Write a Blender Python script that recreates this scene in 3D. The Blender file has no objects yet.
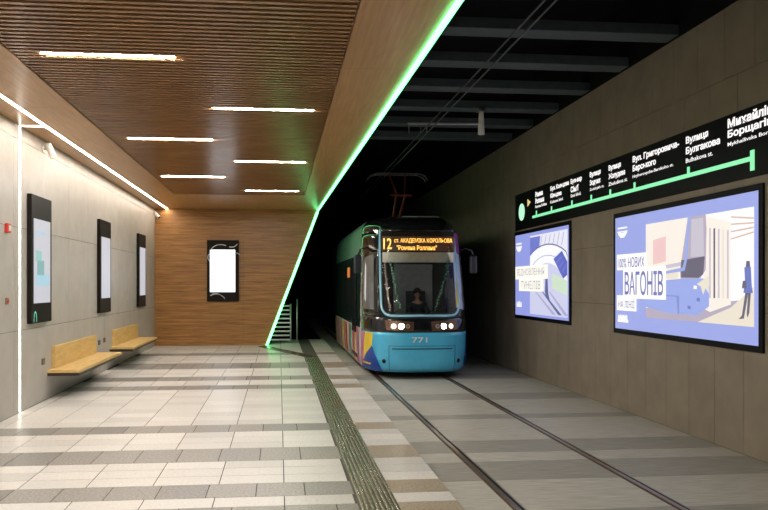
import bpy, bmesh, math, random
import numpy as np
from mathutils import Vector
random.seed(7)
S = bpy.context.scene
C = S.collection
R = math.radians

# ------------------------------------------------------------------ camera
F_PX, PPX, HY = 740.0, 352.0, 285.0
cam = bpy.data.cameras.new('camera'); co = bpy.data.objects.new('camera', cam); C.objects.link(co)
cam.sensor_fit = 'HORIZONTAL'; cam.sensor_width = 36.0; cam.lens = F_PX/768*36
cam.shift_x = (384-PPX)/768; cam.shift_y = (HY-255)/768
cam.clip_start = .05; cam.clip_end = 200
YAW = math.atan(73/740)
co.location = (0, 0, 2.0); co.rotation_euler = (R(90), 0, -YAW)
S.camera = co
# ------------------------------------------------------------------ world, exposure
w = bpy.data.worlds.new('world'); S.world = w; w.use_nodes = True
w.node_tree.nodes['Background'].inputs[0].default_value = (.75, .85, 1, 1)
w.node_tree.nodes['Background'].inputs[1].default_value = .012
S.view_settings.view_transform = 'Standard'; S.view_settings.look = 'None'
S.view_settings.gamma = 1; S.view_settings.use_curve_mapping = False
S.view_settings.exposure = 0.0
LAMP_POWER = 310.0        # emission of the short ceiling lamps
LINE_POWER = 52.0        # emission of the white LED line
GREEN_POWER = 5.6

# ------------------------------------------------------------------ materials
def lin(c):
    return tuple((v/255/12.92 if v/255 <= .04045 else ((v/255+.055)/1.055)**2.4) for v in c)
MATS = {}
def mat(name, col, rough=.5, metal=0.0, var=.12, scale=6.0, stretch=(1,1,1), bump=0.0, spec=.5, coat=0.0):
    if name in MATS: return MATS[name]
    m = bpy.data.materials.new(name); m.use_nodes = True; MATS[name] = m
    nt = m.node_tree; N, L = nt.nodes, nt.links
    b = N['Principled BSDF']
    b.inputs['Roughness'].default_value = rough; b.inputs['Metallic'].default_value = metal
    b.inputs['Specular IOR Level'].default_value = spec; b.inputs['Coat Weight'].default_value = coat
    tc = N.new('ShaderNodeTexCoord'); mp = N.new('ShaderNodeMapping'); no = N.new('ShaderNodeTexNoise')
    mp.inputs['Scale'].default_value = stretch
    no.inputs['Scale'].default_value = scale; no.inputs['Detail'].default_value = 5
    L.new(tc.outputs['Object'], mp.inputs['Vector']); L.new(mp.outputs['Vector'], no.inputs['Vector'])
    cr = N.new('ShaderNodeValToRGB')
    cr.color_ramp.elements[0].position = .3; cr.color_ramp.elements[1].position = .7
    cr.color_ramp.elements[0].color = (*[v*(1-var) for v in col], 1)
    cr.color_ramp.elements[1].color = (*[min(1, v*(1+var)) for v in col], 1)
    L.new(no.outputs['Fac'], cr.inputs['Fac']); L.new(cr.outputs['Color'], b.inputs['Base Color'])
    if bump:
        bp = N.new('ShaderNodeBump'); bp.inputs['Strength'].default_value = bump; bp.inputs['Distance'].default_value = .01
        L.new(no.outputs['Fac'], bp.inputs['Height']); L.new(bp.outputs['Normal'], b.inputs['Normal'])
    return m
def emit(name, col, st):
    if name in MATS: return MATS[name]
    m = bpy.data.materials.new(name); m.use_nodes = True; MATS[name] = m
    b = m.node_tree.nodes['Principled BSDF']
    b.inputs['Base Color'].default_value = (.1, .1, .1, 1); b.inputs['Roughness'].default_value = .4
    b.inputs['Emission Color'].default_value = (*col, 1); b.inputs['Emission Strength'].default_value = st
    return m
def lit(c, k=1.0):
    return emit('lit_%d_%d_%d_%d' % (*c, int(k*100)), lin(c), k)
def glass(name, col, fac):
    m = bpy.data.materials.new(name); m.use_nodes = True; nt = m.node_tree; N, L = nt.nodes, nt.links
    N.remove(N['Principled BSDF'])
    t = N.new('ShaderNodeBsdfTransparent'); t.inputs[0].default_value = (*col, 1)
    g = N.new('ShaderNodeBsdfGlossy'); g.inputs['Roughness'].default_value = .04
    mx = N.new('ShaderNodeMixShader'); fr = N.new('ShaderNodeFresnel'); fr.inputs[0].default_value = 1.45
    L.new(fr.outputs[0], mx.inputs[0]); L.new(t.outputs[0], mx.inputs[1]); L.new(g.outputs[0], mx.inputs[2])
    L.new(mx.outputs[0], N['Material Output'].inputs['Surface']); MATS[name] = m
    return m
def wood(name, c1, c2, rough, stretch, scale=2.0, coat=0.0):
    m = bpy.data.materials.new(name); m.use_nodes = True; MATS[name] = m
    nt = m.node_tree; N, L = nt.nodes, nt.links; b = N['Principled BSDF']
    b.inputs['Roughness'].default_value = rough; b.inputs['Coat Weight'].default_value = coat; b.inputs['Coat Roughness'].default_value = .2
    tc = N.new('ShaderNodeTexCoord'); mp = N.new('ShaderNodeMapping'); mp.inputs['Scale'].default_value = stretch
    no = N.new('ShaderNodeTexNoise'); no.inputs['Scale'].default_value = scale; no.inputs['Detail'].default_value = 7
    no.inputs['Roughness'].default_value = .65; no.inputs['Distortion'].default_value = .4
    L.new(tc.outputs['Object'], mp.inputs['Vector']); L.new(mp.outputs['Vector'], no.inputs['Vector'])
    cr = N.new('ShaderNodeValToRGB'); e = cr.color_ramp.elements
    e[0].position = .32; e[0].color = (*c1, 1); e[1].position = .68; e[1].color = (*c2, 1)
    L.new(no.outputs['Fac'], cr.inputs['Fac']); L.new(cr.outputs['Color'], b.inputs['Base Color'])
    bp = N.new('ShaderNodeBump'); bp.inputs['Strength'].default_value = .08; bp.inputs['Distance'].default_value = .01
    L.new(no.outputs['Fac'], bp.inputs['Height']); L.new(bp.outputs['Normal'], b.inputs['Normal'])
    return m

# ------------------------------------------------------------------ mesh helpers
def base(o):
    v = Vector((0, 0, 0))
    while o: v += Vector(o.location); o = o.parent
    return v
class MB:
    def __init__(s): s.v = []; s.f = []; s.m = []
    def add(s, vs, fs, mi=0):
        k = len(s.v); s.v += [tuple(p) for p in vs]
        for f in fs: s.f.append([k+i for i in f]); s.m.append(mi)
        return s
    def box(s, x0, x1, y0, y1, z0, z1, mi=0):
        x0, x1 = sorted((x0, x1)); y0, y1 = sorted((y0, y1)); z0, z1 = sorted((z0, z1))
        return s.add([(x0,y0,z0),(x1,y0,z0),(x1,y1,z0),(x0,y1,z0),(x0,y0,z1),(x1,y0,z1),(x1,y1,z1),(x0,y1,z1)],
            [(3,2,1,0),(4,5,6,7),(0,1,5,4),(1,2,6,5),(2,3,7,6),(3,0,4,7)], mi)
    def prism(s, pts, d, mi=0):       # polygon pts extruded by vector d
        n = len(pts); d = Vector(d)
        nrm = Vector((0,0,0))
        P = [Vector(p) for p in pts]
        for i in range(n): nrm += P[i].cross(P[(i+1) % n])
        if nrm.dot(d) > 0: P = P[::-1]
        return s.add(P+[p+d for p in P], [tuple(range(n)), tuple(range(2*n-1, n-1, -1))] + [((i+1) % n, i, n+i, n+(i+1) % n) for i in range(n)], mi)
    def tube(s, pts, r, n=8, mi=0, r2=None):
        P = [Vector(p) for p in pts]; k = len(P); vs = []; up = None
        for i, p in enumerate(P):
            t = (P[min(i+1, k-1)] - P[max(i-1, 0)]).normalized()
            if up is None:
                up = t.cross(Vector((0,0,1)) if abs(t.z) < .9 else Vector((1,0,0))).normalized()
            else: up = (up - t*up.dot(t)).normalized()
            q = t.cross(up)
            rr = r if r2 is None else r + (r2-r)*i/(k-1)
            for j in range(n):
                a = 2*math.pi*j/n; vs.append(p + up*math.cos(a)*rr + q*math.sin(a)*rr)
        fs = [(i*n+j, i*n+(j+1) % n, (i+1)*n+(j+1) % n, (i+1)*n+j) for i in range(k-1) for j in range(n)]
        fs += [tuple(range(n-1, -1, -1)), tuple(range((k-1)*n, k*n))]
        return s.add(vs, fs, mi)
    def ball(s, c, rx, ry, rz, n=14, mi=0):
        vs = []; h = n//2
        for i in range(h+1):
            a = math.pi*i/h
            for j in range(n):
                b = 2*math.pi*j/n
                vs.append((c[0]+rx*math.sin(a)*math.cos(b), c[1]+ry*math.sin(a)*math.sin(b), c[2]+rz*math.cos(a)))
        return s.add(vs, [(i*n+j, (i+1)*n+j, (i+1)*n+(j+1) % n, i*n+(j+1) % n) for i in range(h) for j in range(n)], mi)
    def grid(s, fn, nu, nv, mi=0, flip=False):
        vs = [fn(i/nu, j/nv) for j in range(nv+1) for i in range(nu+1)]
        fs = []
        for j in range(nv):
            for i in range(nu):
                q = (j*(nu+1)+i, j*(nu+1)+i+1, (j+1)*(nu+1)+i+1, (j+1)*(nu+1)+i)
                fs.append(q[::-1] if flip else q)
        return s.add(vs, fs, mi)
    def build(s, name, mats, parent=None, bevel=0, smooth=False, solid=0, **tags):
        if not isinstance(mats, (list, tuple)): mats = [mats]
        if parent: o0 = base(parent)
        else:
            a = np.array(s.v); lo, hi = a.min(0), a.max(0)
            o0 = Vector(((lo[0]+hi[0])/2, (lo[1]+hi[1])/2, lo[2]))
        me = bpy.data.meshes.new(name); me.from_pydata([tuple(Vector(p)-o0) for p in s.v], [], s.f)
        for m in mats: me.materials.append(m)
        me.polygons.foreach_set('material_index', s.m)
        if smooth: me.polygons.foreach_set('use_smooth', [True]*len(s.f))
        me.validate(); me.update()
        o = bpy.data.objects.new(name, me); C.objects.link(o)
        if parent: o.parent = parent
        else: o.location = o0
        if bevel:
            b = o.modifiers.new('bevel', 'BEVEL'); b.width = bevel; b.segments = 2; b.limit_method = 'ANGLE'
        if solid:
            b = o.modifiers.new('solid', 'SOLIDIFY'); b.thickness = solid; b.offset = -1
        return tag(o, **tags)
def tag(o, label=None, cat=None, group=None, kind=None):
    if label: o['label'] = label
    if cat: o['category'] = cat
    if group: o['group'] = group
    if kind: o['kind'] = kind
    return o
def thing(name, loc, label, cat, group=None):
    o = bpy.data.objects.new(name, None); o.empty_display_size = .1
    C.objects.link(o); o.location = loc
    return tag(o, label, cat, group)
def dup(root, loc, label):
    def cp(o, par):
        c = o.copy(); C.objects.link(c)
        if par: c.parent = par
        for ch in list(o.children): cp(ch, c)
        return c
    r = cp(root, None); r.location = loc; r['label'] = label
    return r
class Pl:      # a flat working plane: u to the reader's right, v up, n towards the reader
    def __init__(s, o, u, v): s.o = Vector(o); s.u = Vector(u); s.v = Vector(v); s.n = s.u.cross(s.v)
    def P(s, u, v, off=0): return s.o + s.u*u + s.v*v + s.n*off
    def quad(s, mb, pts, off, mi=0, th=.002): return mb.prism([s.P(u, v, off) for u, v in pts], s.n*th, mi)
    def rect(s, mb, u0, v0, u1, v1, off, mi=0, th=.002): return s.quad(mb, [(u0,v0),(u1,v0),(u1,v1),(u0,v1)], off, mi, th)
def text(name, body, pl, u, v, height, off, m, parent, width=None, bold=0.0, center=False):
    cu = bpy.data.curves.new('t', 'FONT'); cu.body = body; cu.size = 1; cu.offset = bold; cu.extrude = .004; cu.resolution_u = 2
    t = bpy.data.objects.new('t', cu); C.objects.link(t)
    me = bpy.data.meshes.new_from_object(t.evaluated_get(bpy.context.evaluated_depsgraph_get()))
    bpy.data.objects.remove(t)
    a = np.array([vv.co[:] for vv in me.vertices]); lo, hi = a.min(0), a.max(0)
    sv = height/(hi[1]-lo[1]); su = sv if width is None else width/(hi[0]-lo[0])
    if center: u -= su*(hi[0]-lo[0])/2
    o0 = base(parent)
    for q in me.vertices:
        q.co = pl.P(u+(q.co.x-lo[0])*su, v+(q.co.y-lo[1])*sv, off+q.co.z*.3) - o0
    me.materials.clear(); me.materials.append(m)
    o = bpy.data.objects.new(name, me); C.objects.link(o); o.parent = parent
    return o

# ------------------------------------------------------------------ palette
tile_l = [mat('pale_paver_%s' % n, c, .34, var=.10, scale=30, bump=.05) for n, c in (('cream', (.68,.65,.61)), ('grey', (.61,.585,.545)), ('white', (.73,.70,.66)))]
tile_d = [mat('dark_paver_%s' % n, c, .36, var=.35, scale=40, bump=.08) for n, c in (('brown', (.29,.272,.245)), ('grey', (.245,.23,.21)), ('warm_grey', (.32,.297,.265)))]
joint = mat('paver_joint', (.075,.07,.06), .8)
street_l = mat('street_slab_grey', (.50,.475,.42), .5, var=.22, scale=5, stretch=(.6,9,1), bump=.15)
street_d = mat('street_slab_dark', (.34,.32,.28), .5, var=.25, scale=5, stretch=(.6,9,1), bump=.15)
panel_grey = mat('grey_cladding', (.47,.435,.395), .42, var=.07, scale=3)
gap_dark = mat('joint_dark', (.05,.048,.045), .8)
wall_taupe = mat('taupe_cladding', (.27,.222,.168), .55, var=.12, scale=2.5)
black_gloss = mat('black_gloss', (.012,.012,.014), .12, var=.1)
black_matt = mat('black_matt', (.004,.004,.005), .5, spec=.15)
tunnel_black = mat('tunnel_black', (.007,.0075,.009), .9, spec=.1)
beam_grey = mat('beam_grey', (.06,.078,.09), .7)
slat_wood = wood('slat_wood', (.22,.10,.035), (.37,.185,.07), .26, (1.2, 30, 30), 1.5, .25)
slat_back = mat('slat_backing', (.016,.007,.004), .7)
ceil_wood = wood('ceiling_wood', (.36,.18,.06), (.51,.28,.105), .34, (20, 1, 20), 1.2, .12)
wall_wood = wood('wall_wood', (.20,.085,.018), (.50,.24,.062), .42, (.9, 9, 16), 1.0, .04)
bench_wood = wood('bench_wood', (.62,.40,.13), (.78,.55,.22), .42, (9, 1.2, 9), 1.5)
dark_steel = mat('dark_steel', (.05,.035,.028), .4, .3)
steel = mat('steel', (.55,.55,.54), .3, .9)
rail_steel = mat('rail_steel', (.36,.31,.26), .3, .8)
rust = mat('rust_groove', (.10,.055,.03), .7, var=.4, scale=20)
tact = mat('tactile_bronze', (.36,.33,.23), .24, .75, var=.2, scale=30)
white_plastic = mat('white_plastic', (.75,.73,.70), .4)
red_plastic = mat('red_plastic', (.6,.03,.02), .35)
lamp_white = emit('lamp_white', (1, .94, .88), LAMP_POWER)
line_white = emit('line_white', (1, .88, .74), LINE_POWER)
line_soft = emit('line_soft', (1, .92, .82), 9.0)
line_green = emit('line_green', (.145, 1, .31), GREEN_POWER)
alu = mat('aluminium', (.6,.6,.58), .35, .8)

# ------------------------------------------------------------------ setting: platform
XW, XE, YB = -4.05, 1.65, 24.8
def edge_x(y): return XE
dark_bands = [(-2,-1.4),(.2,.8),(2.4,3.0),(4.5,5.1),(6.0,6.74),(7.05,7.52),(8.5,9.16),(10.2,10.72),(14.35,14.95),(15.7,16.4),(17.9,19.2),(21.3,22.0)]
rows = []
y = -3.0
ends = sorted(set([b for d in dark_bands for b in d]))
cuts = [-3.0] + ends + [YB+2.5]
for a, b in zip(cuts[:-1], cuts[1:]):
    if b-a < .02: continue
    dk = any(d[0]-.01 <= a and b <= d[1]+.01 for d in dark_bands)
    n = max(1, round((b-a)/(.35 if not dk else .6)))
    for i in range(n): rows.append((a+(b-a)*i/n, a+(b-a)*(i+1)/n, dk))
TX0, TX1 = .72, 1.08       # tactile strip
mb = MB()
mb.box(XW, XE, -3, YB+2.5, -.5, -.004, 6)
for (a, b, dk) in rows:
    g = .009
    def span(x0, x1):
        if x1-x0 < .05: return
        mi = (3 + random.choice((0,0,1,2))) if dk else random.choice((0,0,1,2))
        mb.box(x0+g*.6, x1-g*.6, a+g*.5, b-g*.5, -.004, 0, mi)
    step = .47 if dk else .65
    x = .05 - step*9 + (random.choice((0, .2)) if dk else 0)
    while x < TX0:
        span(max(x, XW), min(x+step, TX0)); x += step
    if dk: mb.box(TX1+.004, XE, a+g*.5, b-g*.5, -.004, 0, 7)  # golden tone paints warm light reflections into these pavers
    else: span(TX1, XE)
mb.build('floor', tile_l+tile_d+[joint, mat('warm_reflection_paver', (.38,.32,.235), .3, var=.35, scale=40, bump=.08)], kind='structure')

# tactile strip (set in the floor)
mb = MB(); y = -2.9
bend = 20.6
mb.box(TX0, TX1, -2.9, bend, -.003, .003, 1)
for k in range(8):
    x = TX0 + .012 + k*.0448
    yy = -2.9
    while yy < bend:
        mb.prism([(x+.017+.017*math.cos(R(a)), yy+.006, .003+.009*math.sin(R(a))) for a in (0,30,60,90,120,150,180)], (0,.288,0), 0); yy += .3
P0, P1 = Vector((.90, bend-.02, 0)), Vector((-.55, 24.3, 0))
d = (P1-P0).normalized(); q = Vector((d.y, -d.x, 0)); Ln = (P1-P0).length
mb.prism([P0-q*.18, P0+q*.18, P1+q*.18, P1-q*.18], (0,0,.0035), 1)
for k in range(8):
    o0 = -.168+k*.0448
    for i in range(13):
        t0, t1 = i*Ln/13+.012, (i+1)*Ln/13-.012
        mb.prism([P0+d*t0+q*o0, P0+d*t0+q*(o0+.026), P0+d*t1+q*(o0+.026), P0+d*t1+q*o0], (0,0,.012), 0)
mb.build('tactile_strip', [tact, mat('tactile_base', (.085,.075,.055), .4, .2)],
    label='ribbed bronze tactile strip along the platform edge, turning left at its far end', cat='tactile paving')

# street with the track
mb = MB(); mb.box(XE-.02, 6.3, -3, 48, -.6, -.215, 2)
sb = [(0,.7),(2.2,2.9),(4.4,5.2),(6.3,7.0),(8.14,9.0),(9.5,10.24),(11.9,12.3),(13.9,14.7),(17,18),(20,21)]
cuts = [-3.0]+[b for d in sb for b in d]+[48]
for a, b in zip(cuts[:-1], cuts[1:]):
    dk = (a, b) in sb
    n = max(1, round((b-a)/.8))
    for i in range(n):
        mb.box(XE, 6.0, a+(b-a)*i/n+.004, a+(b-a)*(i+1)/n-.004, -.215, -.2, 1 if dk else 0)
mb.build('street', [street_l, street_d, gap_dark], kind='structure')
for gx, lab in ((2.335, 'left tram rail nearest the platform edge, grooved steel set flush in the paving'),
                (3.945, 'right tram rail nearest the taupe advertising wall, grooved steel set flush in the paving')):
    t = thing('tram_rail', (gx, 8, -.2), lab, 'rail')
    MB().box(gx-.025, gx+.025, -3, 47, -.2, -.192).build('rail_head', rail_steel, t)
    MB().box(gx+.025, gx+.055, -3, 47, -.2, -.198).build('groove', black_matt, t)
    MB().box(gx+.055, gx+.072, -3, 47, -.2, -.193).build('guard_lip', rail_steel, t)
    MB().box(gx-.055, gx-.025, -3, 47, -.2, -.197).build('edge_strip', rust, t)

# ------------------------------------------------------------------ left wall: cladding panels with real joints
mb = MB(); mb.box(XW-.25, XW-.012, -3, YB+.2, -.3, 4.62, 1)
zr = [0, 1.285, 2.9, 4.28, 4.56]
for z0, z1 in zip(zr[:-1], zr[1:]):
    yy = -3.0
    while yy < YB:
        y1 = min(yy+1.48, YB)
        a, b = yy+.003, y1-.003
        # the upright LED recess stays open
        segs = [(a, b)]
        for (r0, r1) in ((12.045, 12.115),):
            segs = [p for (s0, s1) in segs for p in ((s0, min(s1, r0)), (max(s0, r1), s1)) if p[1]-p[0] > .01]
        for s0, s1 in segs: mb.box(XW-.012, XW, s0, s1, z0+.004, z1-.004, 0)
        yy = y1
mb.build('wall_left', [panel_grey, gap_dark], kind='structure')

# right wall
XR = 6.0
mb = MB(); mb.box(XR+.012, XR+.3, -3, 48, -.5, 5.74, 1)
zr = [-.2, 1.65, 2.72, 3.75, 4.78, 5.74]; offs = [.0, .0, .0, .13, .42]
for k, (z0, z1) in enumerate(zip(zr[:-1], zr[1:])):
    yy = -3.2 + offs[k]
    while yy < 48:
        mb.box(XR, XR+.012, max(yy, -3)+.0035, min(yy+.645, 48)-.0035, z0+.0035, z1-.0035, 0); yy += .645
mb.build('wall_right', [wall_taupe, gap_dark], kind='structure')

# back wall, cut on a slant along the track side
def slx(z): return -.40 + (1.30+.40)*z/4.5
mb = MB()
mb.prism([(XW,YB+.01,0),(slx(0),YB+.01,0),(slx(4.6),YB+.01,4.6),(XW,YB+.01,4.6)], (0,.18,0), 1)
# boards
z = 0
while z < 4.5:
    z1 = min(z+.30, 4.56)
    for (xa, xb) in ((XW, -1.18), (-1.18, None)):
        a0 = xa+.003; b0 = (xb-.003) if xb else slx(z)-.03; b1 = (xb-.003) if xb else slx(z1)-.03
        mb.prism([(a0,YB-.02,z+.002),(b0,YB-.02,z+.002),(b1,YB-.02,z1-.002),(a0,YB-.02,z1-.002)], (0,.03,0), 0)
    z = z1
mb.build('wall_back', [wall_wood, gap_dark], kind='structure')

# ceiling: wood border round a recessed slatted field
SX0, SX1, SY1, CZ = -2.88, .72, 20.75, 4.5
def gx(y): return 1.60 - (y-4)*.0150      # slanting outer edge of the ceiling
LX0, LX1 = -3.69, -3.63                    # slot for the white LED line
mb = MB()
def slab(pts): mb.prism([(x, yy, CZ) for x, yy in pts], (0,0,.10))
yb = [-3+i*2.3 for i in range(13)]; yb = [v for v in yb if v < SY1]+[SY1]
for a, b in zip(yb[:-1], yb[1:]):
    a += .003; b -= .003
    slab([(XW,a),(LX0,a),(LX0,b),(XW,b)]); slab([(LX1,a),(SX0,a),(SX0,b),(LX1,b)])
    slab([(SX1,a),(gx(a),a),(gx(b),b),(SX1,b)])
a, b = SY1+.003, YB-.02
slab([(XW,a),(LX0,a),(LX0,b),(XW,b)]); slab([(LX1,a),(gx(a),a),(gx(b),b),(LX1,b)])
mb.build('ceiling', ceil_wood, kind='structure')
mb = MB(); mb.box(SX0-.05, SX1+.05, -3, SY1+.05, CZ+.14, CZ+.2, 1)
mb.box(XW-.2, SX0-.05, -3, YB, CZ+.105, CZ+.2, 1)
yy = SY1-.03
LAMPS = [(-1.86, 8.33), (-.22, 10.68), (-1.86, 13.0), (-.18, 15.2), (-1.98, 17.46), (-.18, 19.9), (-.22, 6.1), (-1.86, 3.8), (-.22, 1.6), (-1.86,-.6)]
HALF = .72
while yy > -3:
    segs = [(SX0+.015, SX1-.015)]
    for (lx, ly) in LAMPS:
        if abs(yy-ly) < .075:
            segs = [(SX0+.015, lx-HALF-.01), (lx+HALF+.01, SX1-.015)]
    for x0, x1 in segs: mb.box(x0, x1, yy-.026, yy+.026, CZ+.012, CZ+.045, 0)
    yy -= .1145
mb.build('ceiling.001', [slat_wood, slat_back], kind='structure')
# edge board of the platform ceiling, tunnel ceiling, far walls
mb = MB(); a, b = -3, YB
mb.prism([(gx(a)+.001,a,CZ-.02),(gx(a)+.05,a,CZ-.02),(gx(b)+.05,b,CZ-.02),(gx(b)+.001,b,CZ-.02)], (0,0,2.4))
mb.build('trim_1', tunnel_black, kind='structure')
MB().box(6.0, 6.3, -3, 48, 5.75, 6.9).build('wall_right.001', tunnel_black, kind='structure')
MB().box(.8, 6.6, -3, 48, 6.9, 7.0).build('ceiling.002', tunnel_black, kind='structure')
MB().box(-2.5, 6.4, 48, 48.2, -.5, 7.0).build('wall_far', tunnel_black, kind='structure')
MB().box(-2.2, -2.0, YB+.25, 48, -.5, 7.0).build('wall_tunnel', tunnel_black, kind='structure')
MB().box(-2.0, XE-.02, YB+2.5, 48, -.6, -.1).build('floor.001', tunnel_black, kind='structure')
ordn = ['nearest', 'second nearest', 'third nearest', 'fourth nearest', 'fifth nearest', 'sixth nearest', 'seventh nearest', 'eighth nearest']
for i in range(6):
    yc = 10.78+i*1.6
    MB().box(gx(yc)+.052, 5.99, yc-.19, yc+.19, 5.76, 5.92).build('ceiling_beam', beam_grey, bevel=.01,
        label='%s blue-grey beam across the dark ceiling above the tram track' % ordn[i].capitalize(), cat='beam', group='beams over the track')

# ------------------------------------------------------------------ lamps
lamp_labels = ['short white strip lamp in the slatted ceiling, largest and nearest of the left row',
 'short white strip lamp in the slatted ceiling, nearest of the right row',
 'short white strip lamp in the slatted ceiling, second of the left row',
 'short white strip lamp in the slatted ceiling, middle of the right row',
 'short white strip lamp in the slatted ceiling, farthest of the left row',
 'short white strip lamp in the slatted ceiling, farthest of the right row',
 'strip lamp nearer the camera on the right row, out of view',
 'strip lamp nearer the camera on the left row, out of view',
 'strip lamp overhead on the right row, second out of view',
 'strip lamp behind the camera on the left row']
l0 = None
for i, (lx, ly) in enumerate(LAMPS):
    if l0 is None:
        l0 = thing('strip_lamp', (lx, ly, CZ+.004), lamp_labels[0], 'ceiling lamp', 'strip lamps in the slatted ceiling')
        MB().box(lx-HALF, lx+HALF, ly-.028, ly+.028, CZ+.02, CZ+.09).build('housing', alu, l0)
        MB().box(lx-HALF+.01, lx+HALF-.01, ly-.020, ly+.020, CZ+.013, CZ+.02).build('diffuser', lamp_white, l0)
    else: dup(l0, (lx, ly, CZ+.004), lamp_labels[i])
t = thing('light_line', (-3.66, 11, CZ), 'long white light line along the wood ceiling beside the grey wall', 'light strip')
MB().box(LX0+.004, LX1-.004, -3, YB-.03, CZ+.004, CZ+.02).build('diffuser', line_white, t)
MB().box(LX0, LX1, -3, YB-.03, CZ+.02, CZ+.10).build('channel', alu, t)
t = thing('wall_light_line', (XW, 12.08, 0), 'upright white light line down the grey wall near its near end', 'light strip')
MB().box(XW-.008, XW+.002, 12.052, 12.108, .01, 4.50).build('diffuser', line_soft, t)
MB().box(XW, LX0, 12.052, 12.108, CZ-.006, CZ-.001).build('ceiling_diffuser', line_soft, t)
t = thing('green_light_line', (gx(14), 14, CZ), 'long green neon light line along the ceiling edge and down the slanted wood wall', 'light strip')
a, b = -3, YB-.03
MB().prism([(gx(a)-.022,a,CZ-.05),(gx(a)+.022,a,CZ-.05),(gx(b)+.022,b,CZ-.05),(gx(b)-.022,b,CZ-.05)], (0,0,.075)).build('ceiling_tube', line_green, t, bevel=.01)
MB().prism([(slx(.0)-.04,YB-.05,.0),(slx(0)+.045,YB-.05,.0),(slx(4.45)+.045,YB-.05,4.45),(slx(4.45)-.04,YB-.05,4.45)], (0,.10,0)).build('wall_tube', line_green, t, bevel=.01)

# ------------------------------------------------------------------ light boxes on the left wall
screen_pale = [lit((203,203,214), .85), lit((150,205,200), .8), lit((120,180,180), .8), lit((170,215,235), .8)]
def wall_case(y0, pic, label):
    t = thing('poster_case', (XW, y0+.53, 1.37), label, 'display case', 'poster cases on the grey wall')
    pl = Pl((XW, y0, 1.37), (0,1,0), (0,0,1))
    fr = MB()
    pl.rect(fr, 0, 0, 1.06, 2.11, 0, 0, .075)
    fr.build('frame', mat('case_frame', (.009,.0065,.005), .5, spec=.15), t, bevel=.008)
    p = MB(); pl.rect(p, .10, .33, .96, 1.72, .075, 0, .006)
    p.build('screen', screen_pale[0], t)
    if pic:
        p = MB(); pl.rect(p, .18, 1.02, .48, 1.2, .081, 0); pl.rect(p, .26, .78, .62, 1.04, .081, 1); pl.rect(p, .2, .62, .9, .8, .081, 2)
        pl.rect(p, .2, 1.48, .7, 1.52, .081, 2)
        p.build('poster_picture', screen_pale[1:], t)
    return t
c1 = wall_case(12.40, True, 'Dark framed poster case nearest the upright light line, with a pale teal picture')
p = MB()
for k in range(7):
    a0, a1 = math.pi*k/7, math.pi*(k+1)/7
    pl = Pl((XW, 12.40, 1.37), (0,1,0), (0,0,1))
    pl.quad(p, [(.18+.07*math.cos(a0), .10+.1*math.sin(a0)), (.18+.07*math.cos(a1), .10+.1*math.sin(a1)), (.18+.045*math.cos(a1), .10+.075*math.sin(a1)), (.18+.045*math.cos(a0), .10+.075*math.sin(a0))], .075, 0)
pl.rect(p, .235, .02, .255, .10, .075, 0); pl.rect(p, .105, .02, .125, .10, .075, 0)
p.build('green_reflection', lit((90,230,190), .8), c1)  # green reflection on the frame, painted as a glowing arch
wall_case(17.02, False, 'Dark framed poster case with a plain pale screen, middle one on the grey wall')
wall_case(21.64, False, 'Dark framed poster case with a plain pale screen, farthest one by the wood wall')

# light box on the wood wall
t = thing('notice_lightbox', (-2.05, YB-.02, 1.46), 'Black framed notice light box with a glowing white panel on the wood wall', 'display case')
pl = Pl((-2.36, YB-.02, 1.46), (1,0,0), (0,0,1))
LBW, LBH = 1.04, 2.02
p = MB(); pl.rect(p, 0, 0, LBW, LBH, 0, 0, .09); p.build('frame', mat('case_frame', (.018,.013,.011)), t, bevel=.008)
p = MB(); pl.rect(p, .10, .31, .92, 1.70, .09, 0, .006); p.build('screen', emit('white_panel', (.95,.97,1), 2.2), t)
p = MB(); pl.rect(p, .12, .69, .29, .715, .0965, 0); p.build('printed_line', lit((150,150,160), .8), t)
p = MB()
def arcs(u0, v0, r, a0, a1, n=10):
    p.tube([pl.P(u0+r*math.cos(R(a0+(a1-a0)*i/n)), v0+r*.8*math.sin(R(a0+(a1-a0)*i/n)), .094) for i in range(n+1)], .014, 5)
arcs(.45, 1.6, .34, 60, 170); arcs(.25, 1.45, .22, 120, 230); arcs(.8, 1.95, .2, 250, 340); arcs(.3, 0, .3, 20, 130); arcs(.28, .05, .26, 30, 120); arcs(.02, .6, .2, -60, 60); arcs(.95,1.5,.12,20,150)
p.build('painted_reflections', mat('reflection_white', (.7,.7,.7), .4), t)  # light reflections on the frame, modelled as white curves

# ------------------------------------------------------------------ benches, sockets, alarm, cameras
bx = XW
t = thing('wall_bench', (XW, 15.2, .42), 'Yellow wood wall bench with backrest nearest the camera under the first two poster cases', 'bench', 'wood benches on the grey wall')
MB().box(XW, XW+.56, 13.45, 16.95, .455, .505).build('seat', bench_wood, t, bevel=.004)
MB().box(XW, XW+.54, 13.46, 16.94, .40, .455).build('underframe', dark_steel, t)
MB().box(XW, XW+.06, 13.72, 16.75, .505, .90).build('backrest', bench_wood, t, bevel=.004)
dup(t, (XW, 20.0, .42), 'Yellow wood wall bench with backrest farther along, next to the wood wall')
def socket(y, z, label):
    t = thing('wall_socket', (XW, y, z), label, 'socket', 'sockets low on the grey wall')
    MB().box(XW, XW+.012, y-.08, y+.08, z-.055, z+.055).build('plate', mat('socket_plate', (.05,.05,.05), .4), t, bevel=.004)
    for dy in (-.038, .038): MB().box(XW+.012, XW+.017, y+dy-.03, y+dy+.03, z-.035, z+.035).build('outlet', mat('socket_outlet', (.16,.13,.10), .4), t)
    return t
t0 = socket(13.22, .68, 'Dark wall socket just before the nearest bench')
dup(t0, (XW, 17.22, .70), 'Dark wall socket between the benches, the left of the pair')
dup(t0, (XW, 17.72, .72), 'Dark wall socket between the benches, the right of the pair')
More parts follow.
